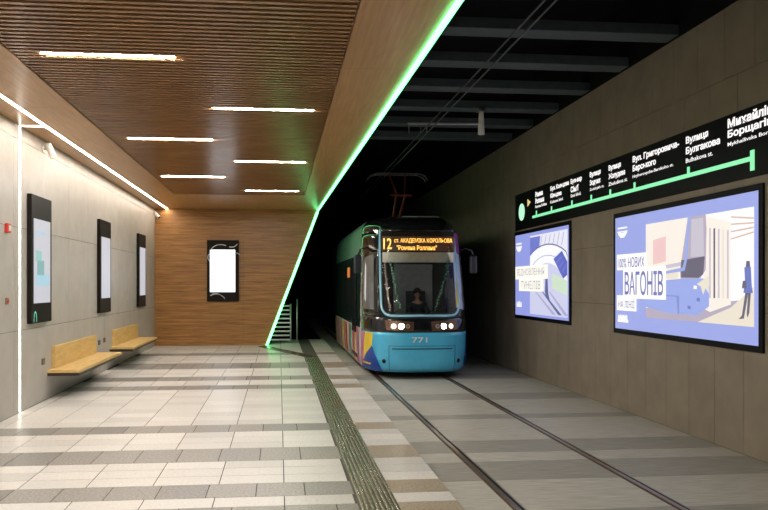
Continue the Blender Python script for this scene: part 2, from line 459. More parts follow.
dup(t0, (XW, 21.75, .74), 'Dark wall socket just past the farther bench backrest')
t = thing('fire_alarm_button', (XW, 11.5, 2.8), 'Red fire alarm box on the near end of the grey wall', 'fire alarm')
MB().box(XW, XW+.05, 11.43, 11.57, 2.78, 2.92).build('housing', red_plastic, t, bevel=.01)
MB().box(XW+.05, XW+.056, 11.46, 11.54, 2.81, 2.89).build('glass_panel', white_plastic, t)
t = thing('wall_button', (XW, 11.5, 1.7), 'Small brown button box below the red fire alarm', 'button')
MB().box(XW, XW+.02, 11.45, 11.55, 1.71, 1.81).build('plate', mat('brown_plate', (.28,.17,.10), .4), t, bevel=.006)
MB().tube([(XW+.02,11.5,1.76),(XW+.035,11.5,1.76)], .025, 12).build('push_button', red_plastic, t)
def camera_thing(loc, d, label):
    t = thing('security_camera', loc, label, 'security camera')
    L = Vector(loc); d = Vector(d).normalized(); nz = Vector((1,0,0))
    MB().tube([L, L+nz*.02], .06, 16).build('base_plate', white_plastic, t, smooth=False)
    e = L+nz*.13+Vector((0,0,-.02))
    MB().tube([L+nz*.02, L+nz*.08, e], .02, 8).build('arm', white_plastic, t)
    MB().tube([e-d*.13, e-d*.12, e+d*.13], .055, 16).build('housing', white_plastic, t)
    MB().tube([e+d*.13, e+d*.138], .045, 16).build('lens', black_gloss, t)
    return t
camera_thing((XW, 13.2, 4.34), (.25,.5,-1), 'White security camera on the upper grey wall above the nearest poster case')
camera_thing((XW, 24.35, 4.28), (.7,-.5,-.8), 'White security camera high in the corner by the wood wall')

# ------------------------------------------------------------------ advert screens on the right wall
blue = (141,155,222); 
def ad_frame(y_far, y_near, z0, z1, label):
    t = thing('advert_lightbox', (XR, (y_far+y_near)/2, z0), label, 'advertising screen')
    pl = Pl((XR, y_far, z0), (0,-1,0), (0,0,1)); W, H = y_far-y_near, z1-z0
    f = MB(); pl.rect(f, 0, 0, W, H, 0, 0, .03); f.build('frame', black_matt, t, bevel=.006)
    b = .085
    il = Pl(pl.P(b, b, .03), (0,-1,0), (0,0,1))
    return t, il, W-2*b, H-2*b
def px_poly(mb, il, W, H, pts, off, mi):      # u,v as fractions, v from the top
    il.quad(mb, [(u*W, (1-v)*H) for u, v in pts], off, mi, .0012)
def prects(mb, il, W, H, items, off):
    for (u0, v0, u1, v1, mi) in items: px_poly(mb, il, W, H, [(u0,v0),(u1,v0),(u1,v1),(u0,v1)], off, mi)

# the big one with the blue tram
t, il, W, H = ad_frame(12.75, 8.63, 1.15, 3.27, 'Large glowing advert screen at right, blue tram picture with the words ВАГОНІВ')
p = MB(); il.rect(p, 0, 0, W, H, 0, 0, .004); p.build('screen', lit((152,165,232), .95), t)
pal = [lit(c, 1.0) for c in ((246,236,226), (250,247,250), (236,196,196), (148,165,230), (96,112,190), (90,86,110), (176,165,185), (196,190,205), (232,222,205), (122,135,205), (255,255,255), (206,180,160))]
p = MB(); o1 = .004
px_poly(p, il, W, H, [(.28,.10),(.98,.10),(.98,.88),(.28,.88)], o1, 1)
px_poly(p, il, W, H, [(.28,.10),(.66,.10),(.66,.60),(.28,.60)], o1+.0015, 0)
px_poly(p, il, W, H, [(.34,.24),(.44,.22),(.44,.42),(.34,.44)], o1+.003, 2)
px_poly(p, il, W, H, [(.43,.45),(.56,.43),(.56,.46),(.43,.48)], o1+.003, 7)
px_poly(p, il, W, H, [(.28,.80),(.98,.70),(.98,.88),(.28,.88)], o1+.003, 6)
px_poly(p, il, W, H, [(.86,.76),(.98,.62),(.98,.88),(.66,.88)], o1+.0045, 8)
# tram in the picture: side, front, windscreen
px_poly(p, il, W, H, [(.70,.10),(.86,.18),(.86,.74),(.74,.80),(.70,.78)], o1+.006, 0)
for k in range(5): px_poly(p, il, W, H, [(.735+k*.026,.2+k*.008),(.745+k*.026,.2+k*.008),(.745+k*.026,.70),(.735+k*.026,.70)], o1+.0075, (7,5,7,8,7)[k])
px_poly(p, il, W, H, [(.28,.58),(.56,.56),(.70,.56),(.735,.62),(.735,.76),(.66,.83),(.45,.83),(.28,.79)], o1+.009, 3)
px_poly(p, il, W, H, [(.28,.68),(.54,.69),(.54,.70),(.28,.69)], o1+.0105, 9)
px_poly(p, il, W, H, [(.52,.695),(.54,.695),(.54,.83),(.53,.83)], o1+.0105, 9)
px_poly(p, il, W, H, [(.60,.10),(.715,.10),(.72,.20),(.715,.50),(.68,.56),(.55,.56),(.545,.50)], o1+.0105, 6)
px_poly(p, il, W, H, [(.625,.12),(.70,.12),(.705,.40),(.62,.40)], o1+.012, 7)
px_poly(p, il, W, H, [(.555,.42),(.71,.40),(.70,.53),(.67,.555),(.555,.55)], o1+.0125, 5)
px_poly(p, il, W, H, [(.60,.10),(.618,.10),(.595,.42),(.58,.50),(.44,.52),(.44,.50),(.565,.475),(.578,.42)], o1+.014, 3)
for (u, v) in ((.66,.70),(.60,.76),(.64,.61)): px_poly(p, il, W, H, [(u,v),(u+.02,v+.005),(u+.018,v+.03),(u-.002,v+.025)], o1+.0125, 4 if v > .65 else 1)
px_poly(p, il, W, H, [(.66,.60),(.735,.54),(.735,.67),(.715,.63),(.70,.68),(.685,.62)], o1+.0125, 8)
px_poly(p, il, W, H, [(.44,.49),(.535,.47),(.535,.56),(.44,.56)], o1+.0125, 8)
for k in range(4): px_poly(p, il, W, H, [(.86,.14+k*.05),(.98,.17+k*.03),(.98,.18+k*.03),(.86,.15+k*.05)], o1+.0045, 11)
# woman walking
w_ = o1+.012
px_poly(p, il, W, H, [(.945,.45),(.962,.45),(.965,.49),(.942,.49)], w_, 5)
px_poly(p, il, W, H, [(.935,.49),(.968,.49),(.972,.60),(.978,.66),(.93,.66),(.938,.58)], w_, 4)
px_poly(p, il, W, H, [(.928,.58),(.945,.58),(.945,.63),(.922,.63)], w_+.0015, 5)
px_poly(p, il, W, H, [(.940,.66),(.955,.66),(.932,.83),(.905,.835),(.922,.81)], w_, 5)
px_poly(p, il, W, H, [(.955,.66),(.968,.66),(.960,.79),(.952,.82),(.947,.80)], w_, 5)
p.build('poster_picture', pal, t)
p = MB(); prects(p, il, W, H, [(.025,.335,.285,.475,0),(.085,.455,.445,.725,0),(.025,.70,.205,.835,0)], o1+.016)
p.build('text_box', lit((255,253,246), 1.05), t)
ink = lit((112,118,192), .9)
def ad_text(s, u0, v0, u1, v1, off, m, bold=.0):
    return text('lettering', s, il, u0*W, (1-v1)*H, (v1-v0)*H, off, m, t, width=(u1-u0)*W, bold=bold)
ad_text('100% НОВИХ', .035, .365, .275, .455, o1+.0185, ink, .004)
ad_text('ВАГОНІВ', .10, .49, .425, .695, o1+.0185, ink, .012)
ad_text('НА ЛІНІЇ', .04, .73, .19, .81, o1+.0185, ink)
p = MB()
px_poly(p, il, W, H, [(.025,.09),(.115,.09),(.115,.105),(.025,.105)], o1+.002, 0)
px_poly(p, il, W, H, [(.02,.125),(.12,.125),(.105,.16),(.085,.185),(.055,.185),(.035,.16)], o1+.002, 0)
px_poly(p, il, W, H, [(.05,.135),(.09,.135),(.085,.14),(.055,.14)], o1+.0035, 1)
p.build('wing_emblem', [lit((250,250,255), 1), lit((141,155,222), 1)], t)
p = MB()
for k in range(6): px_poly(p, il, W, H, [(.03+k*.015,.915),(.03+k*.015,.885),(.036+k*.015,.87),(.042+k*.015,.885),(.042+k*.015,.915)], o1+.002, 0)
px_poly(p, il, W, H, [(.025,.915),(.125,.915),(.125,.94),(.025,.94)], o1+.002, 0)
p.build('skyline_emblem', lit((250,250,255), 1), t)

# the smaller one with the arched tunnel
t, il, W, H = ad_frame(18.35, 14.72, 1.17, 3.33, 'Smaller glowing advert screen, arched tunnel picture, nearer the tram')
p = MB(); il.rect(p, 0, 0, W, H, 0, 0, .004); p.build('screen', lit((150,160,232), .95), t)
p = MB()
pal1 = [lit(c, 1.0) for c in ((232,232,245), (205,207,235), (112,122,205), (250,250,255), (170,165,205), (90,95,150), (205,225,200), (84,96,190))]
px_poly(p, il, W, H, [(.32,.04),(.985,.04),(.985,.97),(.32,.97)], o1, 1)
px_poly(p, il, W, H, [(.32,.04),(.985,.04),(.985,.30),(.32,.30)], o1+.0012, 0)
px_poly(p, il, W, H, [(.32,.06),(.52,.06),(.50,.20),(.32,.36)], o1+.0024, 2)
for k in range(6): px_poly(p, il, W, H, [(.55+k*.075,.06),(.56+k*.075,.06),(.52+k*.075,.20),(.51+k*.075,.20)], o1+.003, 4)
def arc(r0, r1, mi, off, cx=.64, cy=.62, ay=.9):
    n = 18
    for k in range(n):
        a0, a1 = R(0+180*k/n), R(0+180*(k+1)/n)
        q = [(cx+r*math.cos(a), cy-ay*r*math.sin(a)) for r, a in ((r0,a0),(r1,a0),(r1,a1),(r0,a1))]
        q = [(min(.985, max(.32, u)), v) for u, v in q]
        px_poly(p, il, W, H, q, off, mi)
arc(.0, .50, 3, o1+.004); arc(.495, .51, 5, o1+.0055); arc(.36, .37, 4, o1+.0055); arc(.0, .27, 1, o1+.0055)
px_poly(p, il, W, H, [(.76,.34),(.90,.26),(.985,.38),(.985,.52),(.92,.56)], o1+.007, 7)
for k in range(3): px_poly(p, il, W, H, [(.80+k*.05,.38+k*.05),(.90+k*.03,.31+k*.05),(.905+k*.03,.33+k*.05),(.81+k*.05,.40+k*.05)], o1+.0085, 2)
px_poly(p, il, W, H, [(.74,.50),(.985,.58),(.985,.74),(.74,.66)], o1+.007, 6)
px_poly(p, il, W, H, [(.62,.55),(.66,.55),(.67,.72),(.70,.80),(.64,.78),(.61,.70)], o1+.0085, 5)
px_poly(p, il, W, H, [(.32,.72),(.62,.68),(.985,.80),(.985,.97),(.32,.97)], o1+.004, 1)
for k in range(3): px_poly(p, il, W, H, [(.42+k*.13,.70),(.44+k*.13,.70),(.80+k*.10,.95),(.74+k*.10,.95)], o1+.0055, (4,5,4)[k])
p.build('poster_picture', pal1, t)
p = MB(); prects(p, il, W, H, [(.01,.395,.66,.555,0),(.09,.545,.58,.70,0)], o1+.010); p.build('text_box', lit((255,253,235), 1.05), t)
ink2 = lit((176,172,200), .9)
ad_text('ВІДНОВЛЕННЯ', .05, .425, .60, .525, o1+.0125, ink2)
ad_text('ТУНЕЛІВ', .13, .575, .53, .675, o1+.0125, ink2)
p = MB(); prects(p, il, W, H, [(.02,.10,.14,.12,0)], o1+.002); px_poly(p, il, W, H, [(.015,.14),(.15,.14),(.125,.19),(.10,.21),(.065,.21),(.04,.19)], o1+.002, 0)
p.build('wing_emblem', lit((250,250,255), 1), t)
p = MB(); prects(p, il, W, H, [(.03,.87,.14,.90,0),(.03,.84,.05,.87,0),(.06,.83,.08,.87,0),(.09,.83,.11,.87,0),(.12,.84,.14,.87,0)], o1+.002); p.build('skyline_emblem', lit((250,250,255), 1), t)

# line map sign
t = thing('line_map_sign', (XR, 13, 3.37), 'Long black station line map sign with a glowing green line above the adverts', 'sign')
Y0 = 18.3
pl = Pl((XR, Y0, 3.37), (0,-1,0), (0,0,1)); LW = Y0-7.6
p = MB(); pl.rect(p, 0, 0, LW, .90, 0, 0, .03); p.build('panel', black_matt, t, bevel=.006)
gl = lit((140,245,180), 1.0)
p = MB(); pl.rect(p, Y0-17.0, .205, Y0-8.84, .265, .03, 0, .008); p.build('route_line', gl, t)
p = MB(); pl.rect(p, Y0-8.87, .08, Y0-8.79, .34, .03, 0, .008); p.build('terminal_mark', gl, t)
st = [(16.73, ['Ромена','Роллана'], 'Romena Rollana'), (15.77, ['Бул. Кольцова','Кільцева'], 'Koltsova blvd.'), (14.63, ['Бульвар','Сім’ї'], 'Simi blvd.'),
      (13.69, ['Вулиця','Зодчих'], 'Zodchykh st.'), (12.87, ['Вулиця','Жолудєва'], 'Zholudieva st.'), (11.95, ['Вул. Григоровича-','Барського'], 'Hryhorovycha-Barskoho st.'),
      (10.30, ['Вулиця','Булгакова'], 'Bulhakova st.'), (9.28, ['Михайлівська','Борщагівка'], 'Mykhailivska Borshchahivka')]
wt = lit((250,246,244), 1.1)
for i, (yy, ls, sub) in enumerate(st):
    u = Y0-yy-.07
    if i < 7:
        p = MB(); pl.rect(p, Y0-yy-.03, .265, Y0-yy+.03, .36, .03, 0, .008); p.build('stop_mark', gl, t)
    hgt = .125 if i < 5 else .13
    for k, s in enumerate(ls):
        text('station_name', s, pl, u, .70-k*.155-(.02 if i < 7 else -.02), hgt, .032, wt, t, width=len(s)*(.080 if i < 5 else .086 if i == 5 else .094 if i < 7 else .112), bold=.035)
    text('station_subtitle', sub, pl, u, .455-(.03 if i < 7 else -.01), .065, .032, wt, t, width=min(len(sub)*.052, .78 if i < 5 else 2.0), bold=.005)
p = MB(); p.tube([pl.P(Y0-17.78, .43, .03), pl.P(Y0-17.78, .43, .04)], .21, 32); p.build('round_emblem', lit((190,250,215), 1.0), t)
p = MB(); pl.quad(p, [(Y0-17.35,.52),(Y0-17.13,.61),(Y0-17.35,.70)], .03, 0, .006); p.build('arrow', lit((235,205,130), 1.0), t)

# ------------------------------------------------------------------ railing beyond the slanted wall
t = thing('metal_railing', (0, 25.6, 0), 'Small steel railing with horizontal bars behind the foot of the green slanted line', 'railing')
for x, h in ((.40, 1.35), (.62, 1.52), (-.75, 1.35)):
    MB().tube([(x,25.6,0),(x,25.6,h)], .03, 10).build('post', steel, t, smooth=True)
for k in range(9):
    z = .12+k*.145
    MB().box(-.75, .40, 25.585, 25.615, z-.025, z+.025).build('bar', steel, t)

# ------------------------------------------------------------------ overhead wires
for x, lab in ((2.97, 'Left overhead contact wire above the tram track'), (3.10, 'Right overhead contact wire above the tram track')):
    MB().tube([(x,-3,5.2),(x,20,5.2),(x,47,5.2)], .012, 6).build('overhead_wire', mat('wire_grey', (.10,.10,.105), .4, .6), label=lab, cat='wire')
t = thing('wire_support', (4.28, 15.39, 5.2), 'Overhead wire support arm with a pale insulator under a ceiling beam', 'wire support')
MB().tube([(2.7,15.39,5.40),(4.28,15.39,5.42)], .022, 8).build('cross_arm', steel, t)
MB().tube([(4.28,15.39,5.75),(4.28,15.39,5.62),(4.28,15.39,5.2)], .035, 12, r2=.075).build('insulator', white_plastic, t, smooth=True)
MB().box(4.20, 4.36, 15.31, 15.47, 5.68, 5.75).build('mounting_plate', steel, t)
for x in (2.72, 2.97, 3.10): MB().tube([(x,15.39,5.42),(x,15.39,5.2)], .014, 6).build('hanger', steel, t)

# ------------------------------------------------------------------ tram
TX, TY, TZ = 3.33, 16.95, -.2
tram = thing('tram', (TX, TY, TZ), 'Light blue tram number 771 with colourful livery coming out of the dark tunnel', 'tram')
HWd, DP = 1.29, 1.4
xs = np.concatenate([np.linspace(0, .85, 30), np.linspace(.85, 1.25, 60)[1:], np.linspace(1.25, 1.2899, 40)[1:], [1.29]])
ys = DP*(1-np.sqrt(np.clip(1-(xs/HWd)**3.8, 0, 1)))
ss = np.concatenate([[0], np.cumsum(np.hypot(np.diff(xs), np.diff(ys)))])
SE = ss[-1]
zt = [.12, .3, .6, 1.1, 1.3, 2.0, 2.6, 3.1, 3.45, 3.7, 3.87]
lt = [.14, .03, 0, 0, .05, .20, .34, .45, .56, .74, 1.05]
wt_ = [.95, .985, 1, 1, 1, .99, .975, .96, .94, .90, .80]
def sp(s, z, off=0.0):
    def raw(s, z):
        a = abs(s)
        if a <= SE: x, yv = np.interp(a, ss, xs), np.interp(a, ss, ys)
        else: x, yv = HWd, DP+(a-SE)
        f = np.interp(z, zt, lt); g = np.interp(z, zt, wt_)
        return Vector((math.copysign(x*g, s), yv+f, z))
    p = raw(s, z)
    if off:
        du = raw(s+.01, z)-raw(s-.01, z); dv = raw(s, min(3.87, z+.01))-raw(s, z-.01)
        n = du.cross(dv)
        if n.length > 1e-9: p = p + n.normalized()*off
    return p + Vector((TX, TY, TZ))
def patch(mb, s0, s1, z0, z1, nu, nv, off=0.0, mi=0):
    return mb.grid(lambda u, v: sp(s0+(s1-s0)*u, z0+(z1-z0)*v, off), nu, nv, mi)
def bquad(mb, a, b, c, d, off=.006, mi=0, n=6):   # bilinear patch in (s,z)
    def fn(u, v):
        s = (1-v)*((1-u)*a[0]+u*b[0]) + v*((1-u)*d[0]+u*c[0]); z = (1-v)*((1-u)*a[1]+u*b[1]) + v*((1-u)*d[1]+u*c[1])
        return sp(s, z, off)
    return mb.grid(fn, n, n, mi)
t_blue = mat('tram_blue', (.085,.54,.86), .22, var=.04, coat=.5)
t_lblue = mat('tram_trim_blue', (.34,.70,.92), .25, var=.03, coat=.4)
t_black = mat('tram_black', (.010,.010,.012), .10, var=.1, coat=.5)
t_grey = mat('tram_roof_grey', (.07,.115,.105), .35, var=.06)
t_dblue = mat('livery_deep_blue', (.02,.08,.42), .25)
t_yel = mat('livery_yellow', (.85,.62,.05), .3)
t_pink = mat('livery_pink', (.70,.10,.30), .3)
t_white = mat('livery_white', (.75,.75,.78), .3)
t_red = mat('livery_red', (.60,.05,.05), .3)
t_green = mat('livery_green', (.15,.50,.18), .3)
t_purple = mat('livery_purple', (.45,.08,.42), .3)
t_lav = mat('livery_lavender', (.55,.60,.88), .3)
t_glass = glass('tram_glass', (.84,.88,.88), .1)
t_sglass = mat('tram_side_glass', (.05,.06,.06), .06, spec=.7, coat=.6)
SC, SEND = 1.07, 10.5
ZB, ZD, ZG, ZT = 1.09, 1.44, 3.50, 3.87
m = MB(); patch(m, -2.3, 2.3, .16, ZB, 60, 10); m.build('front_bumper', t_blue, tram, smooth=True, solid=.03)
m = MB(); patch(m, -2.3, 2.3, ZB, ZD, 60, 5); m.build('headlight_band', t_black, tram, smooth=True, solid=.03)
for sg in (-1, 1):
    m = MB(); patch(m, sg*SC if sg > 0 else -2.3, 2.3 if sg > 0 else -SC, ZD, ZG, 20, 14); m.build('corner_pillar', t_black, tram, smooth=True, solid=.03)
    m = MB(); bquad(m, (sg*1.20-.02 if sg < 0 else 1.20, 1.62), (sg*1.95, 1.62), (sg*1.95, 2.85), (sg*1.24, 2.95), .008, 0, 10)
    if sg < 0:
        pass
    cw = m.build('corner_window', mat('corner_glass', (.16,.17,.17), .08, spec=.7, coat=.6), tram, smooth=True)
    if sg < 0: cw.data.flip_normals()
m = MB(); patch(m, -2.3, 2.3, ZG, ZT, 60, 6); m.build('roof_front', t_black, tram, smooth=True, solid=.03)
m = MB(); patch(m, -SC, SC, ZD, ZG, 30, 20); m.build('windscreen', t_glass, tram, smooth=True)
# blue frame curving under the windscreen and up both sides
path = [(-1.02,3.54)]
path += [(-1.02+.03*k/8, 3.54-(3.54-1.75)*k/8) for k in range(1, 9)]
for k in range(1, 7): a = R(90*k/6); path.append((-.99+.27*(1-math.cos(a)), 1.75-.27*math.sin(a)))
path += [(-.72+1.44*k/12, 1.48) for k in range(1, 13)]
for k in range(1, 7): a = R(90*k/6); path.append((.72+.27*math.sin(a), 1.48+.27*(1-math.cos(a))))
path += [(.99+.03*k/8, 1.75+(3.54-1.75)*k/8) for k in range(1, 9)]
MB().tube([sp(s, z, .004) for s, z in path], .030, 8).build('windscreen_frame', t_lblue, tram, smooth=True)
# lower panel lines, tow points, number
m = MB()
ring = [(-.80,.22),(-.80,.78),(.80,.78),(.80,.22)]
for (a, b) in ((0,1),(1,2),(2,3)):
    n = 12; m.tube([sp(ring[a][0]+(ring[b][0]-ring[a][0])*k/n, ring[a][1]+(ring[b][1]-ring[a][1])*k/n, .002) for k in range(n+1)], .006, 5)
m.build('bumper_seam', mat('seam_dark', (.02,.06,.10), .5), tram)
m = MB(); m.tube([sp(-.72+1.44*k/12, .715, .004) for k in range(13)], .012, 6); m.build('bumper_slot', t_black, tram)
for s in (-.93, .93):
    c = sp(s, .42, .002); n = (sp(s, .42, .02)-c).normalized()
    MB().tube([c, c+n*.012], .05, 14).build('tow_cap', t_black, tram)
fr = Pl((TX, TY-.012, TZ), (1,0,0), (0,0,1))
text('fleet_number', '771', fr, -.26, .86, .125, .0, mat('number_white', (.8,.85,.85), .4), tram, width=.36, bold=.01)
head = emit('headlight_white', (1, .90, .72), 60.0); fog = emit('headlight_warm', (1, .72, .45), 6.0)
for sg in (-1, 1):
    for s, r, mm, nm in ((.50, .06, head, 'headlight'), (.68, .05, fog, 'side_light'), (.35, .03, mat('lens_brown', (.35,.17,.10), .2), 'reflector')):
        c = sp(sg*s, 1.235, .0); n = (sp(sg*s, 1.235, .02)-c).normalized()
        h = MB().tube([c, c+n*.02], r+.02, 18).build(nm, alu, tram)
        MB().tube([c+n*.02, c+n*.026], r, 18).build('lamp_lens', mm, h)
for sg in (-1, 1):
    m = MB(); bquad(m, (.22*sg,1.13), (.86*sg,1.15), (.90*sg,1.37), (.20*sg,1.34), .004, 0, 8)
    m.build('headlight_housing', mat('housing_bronze', (.16,.085,.05), .25, .4), tram, smooth=True)
# destination display
dy = TY+.62
DL = Pl((TX, dy, TZ), (1,0,0), (0,0,1))
m = MB(); DL.rect(m, -.90, 2.97, .88, 3.48, -.03, 0, .03)
disp = m.build('destination_display', mat('display_black', (.02,.012,.008), .4), tram)
m = MB(); DL.rect(m, -.88, 3.01, .88, 3.37, 0, 0, .002); m.build('display_field', lit((52,18,3), 1.0), disp)
amb = emit('display_amber', (1, .48, .08), 2.6)
text('route_number', '12', DL, -.84, 3.06, .26, .004, amb, disp, width=.20, bold=.01)
text('display_line', 'ст. АКАДЕМІКА КОРОЛЬОВА', DL, -.58, 3.20, .125, .004, amb, disp, width=1.42, bold=.012)
text('display_line', '"Ромена Роллана"', DL, -.52, 3.04, .115, .004, amb, disp, width=.98, bold=.012)
MB().box(TX-.88, TX+.84, TY+.50, TY+.52, TZ+2.74, TZ+2.98).build('sun_blind', mat('blind_cream', (.85,.80,.70), .7), tram)
# cab interior
dark_in = mat('cab_dark', (.05,.05,.055), .6); cab_grey = mat('cab_grey', (.42,.43,.45), .5)
MB().box(TX-1.12, TX+1.12, TY+2.55, TY+2.6, TZ+.5, TZ+3.5).build('cab_partition', dark_in, tram)
MB().box(TX-.30, TX+.75, TY+2.50, TY+2.55, TZ+.5, TZ+2.75).build('cab_door', cab_grey, tram, bevel=.01)
MB().box(TX-.5, TX+.5, TY+1.2, TY+1.4, TZ+3.40, TZ+3.43).build('cab_fill_panel', emit('cab_fill_glow', (1,.95,.88), 3.5), tram)  # glowing panel added to brighten the dark cab
MB().box(TX-.95, TX+.95, TY+.48, TY+.95, TZ+1.30, TZ+1.52).build('dashboard', dark_in, tram, bevel=.03)
MB().box(TX-1.1, TX+1.1, TY+.45, TY+2.6, TZ+.62, TZ+.68).build('cab_floor', dark_in, tram)
m = MB(); m.box(TX-.05, TX+.45, TY+1.62, TY+2.05, TZ+1.08, TZ+1.2); m.box(TX-.05, TX+.45, TY+1.98, TY+2.1, TZ+1.2, TZ+2.05); m.tube([(TX+.2,TY+1.84,TZ+.68),(TX+.2,TY+1.84,TZ+1.08)], .07, 10)
m.build('driver_seat', dark_in, tram, bevel=.03)
for s0, s1 in ((-.75, -.25), (.05, .55)):
    MB().tube([sp(s0+(s1-s0)*k/8, 1.50+.25*k/8, .02) for k in range(9)], .010, 6).build('wiper', t_black, tram)
# corner livery
m = MB()
bquad(m, (-2.0,.30), (-1.42,.30), (-1.30,1.07), (-1.75,1.07), .006, 1)
bquad(m, (-2.28,.17), (-.98,.17), (-1.30,.72), (-1.34,.76), .009, 0)
bquad(m, (-2.28,.20), (-1.98,.20), (-1.78,1.07), (-2.28,1.07), .005, 2)
m.build('corner_livery', [t_dblue, t_yel, t_pink], tram, smooth=True)
m = MB()
bquad(m, (.87,1.66), (1.24,1.60), (1.24,2.95), (.90,3.0), .008, 0)
bquad(m, (.88,1.70), (1.02,1.70), (1.04,2.3), (.98,2.5), .012, 1)
bquad(m, (1.0,2.98), (1.36,2.98), (1.30,3.45), (1.02,3.5), .012, 2)
bquad(m, (1.2,.30), (1.7,.20), (1.9,1.07), (1.5,1.07), .012, 3)
m.build('corner_livery', [t_lav, t_yel, t_purple, t_dblue], tram, smooth=True)
# snow-dotted band on the left corner
m = MB(); bquad(m, (-2.28,ZB), (-2.10,ZB), (-1.98,2.95), (-2.06,2.95), .012, 0)
for k in range(80):
    z = random.uniform(ZB, 2.95); f = (z-ZB)/(2.95-ZB); s = -2.28+.22*f+random.uniform(.0, .18*(1-f)+.07)
    c = sp(s, z, .016); m.ball(c, .012, .012, .012, 6, 1)
m.build('dotted_band', [mat('band_mauve', (.40,.28,.32), .4), t_white], tram)
# sides, roof, underside
def side_piece(sg, y0, y1, z0, z1, off=0.0):
    a, b = SE+(y0-DP), SE+(y1-DP)
    m = MB(); patch(m, *( (sg*a, sg*b) if sg > 0 else (-b, -a)), z0, z1, 4, 5, off); return m
y0s, y1s = 1.9, 9.6
s_up = mat('tram_side_dark', (.02,.045,.04), .16, coat=.5)
for sg in (-1, 1):
    side_piece(sg, 1.4, y1s, .16, 1.12).build('side_panel', t_white if sg < 0 else t_blue, tram, solid=.03)
    side_piece(sg, 1.4, y1s, 1.12, 2.98).build('side_wall', s_up, tram, solid=.03)
    side_piece(sg, 1.35, y1s, 2.98, 3.87).build('roof_side', t_grey, tram, solid=.03)
    for k, (a, b) in enumerate(((3.9,5.5),(5.7,7.2),(7.4,9.3))):
        side_piece(sg, a, b, 1.35, 2.75, .008).build('side_window', t_sglass, tram)
    d_ = side_piece(sg, 2.35, 3.7, .30, 2.80, .012).build('door', s_up, tram)
    for a, b in ((2.42, 2.98), (3.06, 3.62)): side_piece(sg, a, b, .95, 2.7, .018).build('door_window', t_sglass, d_)
m = MB(); pal2 = [t_pink, t_yel, t_white, t_red, t_green, t_blue, t_lav, t_dblue]
yy = 1.92; k = 0
while yy < 9.5:
    wv = random.choice((.22,.3,.42,.5)); a, b = SE+(yy-DP), SE+(min(yy+wv, 9.55)-DP); sk = random.uniform(-.1,.1)
    bquad(m, (-b,.2), (-a,.2), (-a+sk,1.1), (-b+sk,1.1), .016, (0,2,1,3,6,4,0,2,3,1)[k % 10], 3); yy += wv+.04; k += 1
m.build('side_livery', pal2, tram)
sd = side_piece(-1, 4.3, 5.0, 2.42, 2.72, .014).build('side_display', lit((220,110,20), .8), tram)
MB().box(TX-.97, TX+.97, TY+2.6, TY+y1s, TZ+3.80, TZ+3.88).build('roof', t_grey, tram)
MB().prism([(TX-.6,TY+1.12,TZ+3.83),(TX+.6,TY+1.12,TZ+3.83),(TX+.97,TY+2.6,TZ+3.83),(TX-.97,TY+2.6,TZ+3.83)], (0,0,.05)).build('roof_nose', t_black, tram)
MB().box(TX-.15, TX+.80, TY+1.9, TY+3.0, TZ+3.88, TZ+3.98).build('roof_unit', mat('roof_unit_grey', (.4,.42,.42), .4), tram, bevel=.02)
MB().box(TX-1.12, TX+1.12, TY+1.0, TY+y1s, TZ+.30, TZ+.34).build('underframe', black_matt, tram)
for yb in (2.2, 4.0):
    for x in (-.78, .78):
        MB().tube([(TX+x-.05,TY+yb,TZ+.31),(TX+x+.05,TY+yb,TZ+.31)], .295, 24).build('wheel', dark_steel, tram)
MB().box(TX-1.15, TX+1.15, TY+9.6, TY+10.3, TZ+.3, TZ+3.6).build('bellows', black_matt, tram)
m = MB(); m.box(TX-1.22, TX+1.22, TY+10.3, TY+20, TZ+.2, TZ+3.65); m.build('rear_section', s_up, tram, bevel=.1)
# mirrors
def mirror(sg):
    a0 = sp(sg*1.30, 3.02, .0)
    tip = a0+Vector((sg*.36, -.02, -.12))
    o = MB().tube([a0, a0+Vector((sg*.14,-.10,.08)), a0+Vector((sg*.30,-.06,.03)), tip], .03, 8).build('mirror_arm', t_black, tram, smooth=True)
    MB().box(tip.x-.095, tip.x+.095, tip.y-.05, tip.y+.06, tip.z-.42, tip.z+.03).build('mirror', mat('mirror_shell', (.03,.035,.045), .25), o, bevel=.04)
mirror(-1); mirror(1)
for sg in (-1,):
    c = sp(sg*1.15, 3.5, .02); MB().ball(c, .03, .03, .03, 10).build('led_glint', emit('glint_white', (1,.95,.85), 8), tram)  # LED reflection on the roof corner, built as a glowing ball
# pantograph
py = TY+3.75
red = mat('pantograph_red', (.20,.03,.02), .5)
pb = MB().box(TX-.45, TX+.45, py-.5, py+.5, TZ+3.88, TZ+3.98).build('pantograph', mat('panto_frame', (.10,.03,.025), .5), tram)
m = MB()
for dx in (-.08, .08): m.tube([(TX+dx,py+.4,TZ+3.98),(TX+dx*1.5,py-.62,TZ+4.66)], .035, 8)
m.build('lower_arm', red, pb)
m = MB()
for dx in (-.10, .10): m.tube([(TX+dx,py-.62,TZ+4.66),(TX+dx*2.4,py+.1,TZ+5.36)], .025, 8)
m.tube([(TX-.3,py-.62,TZ+4.66),(TX+.3,py-.62,TZ+4.66)], .03, 8)
m.build('upper_arm', red, pb)
m = MB()
for dy_ in (-.16, .16):
    m.tube([(TX-.86,py+.1+dy_,TZ+5.16),(TX-.78,py+.1+dy_,TZ+5.28),(TX-.6,py+.1+dy_,TZ+5.345),(TX+.6,py+.1+dy_,TZ+5.345),(TX+.78,py+.1+dy_,TZ+5.28),(TX+.86,py+.1+dy_,TZ+5.16)], .022, 8)
for dx in (-.6, .6): m.tube([(TX+dx,py-.06,TZ+5.345),(TX+dx,py+.26,TZ+5.345)], .018, 6)
m.build('collector_head', mat('collector_grey', (.16,.15,.15), .4, .5), pb)

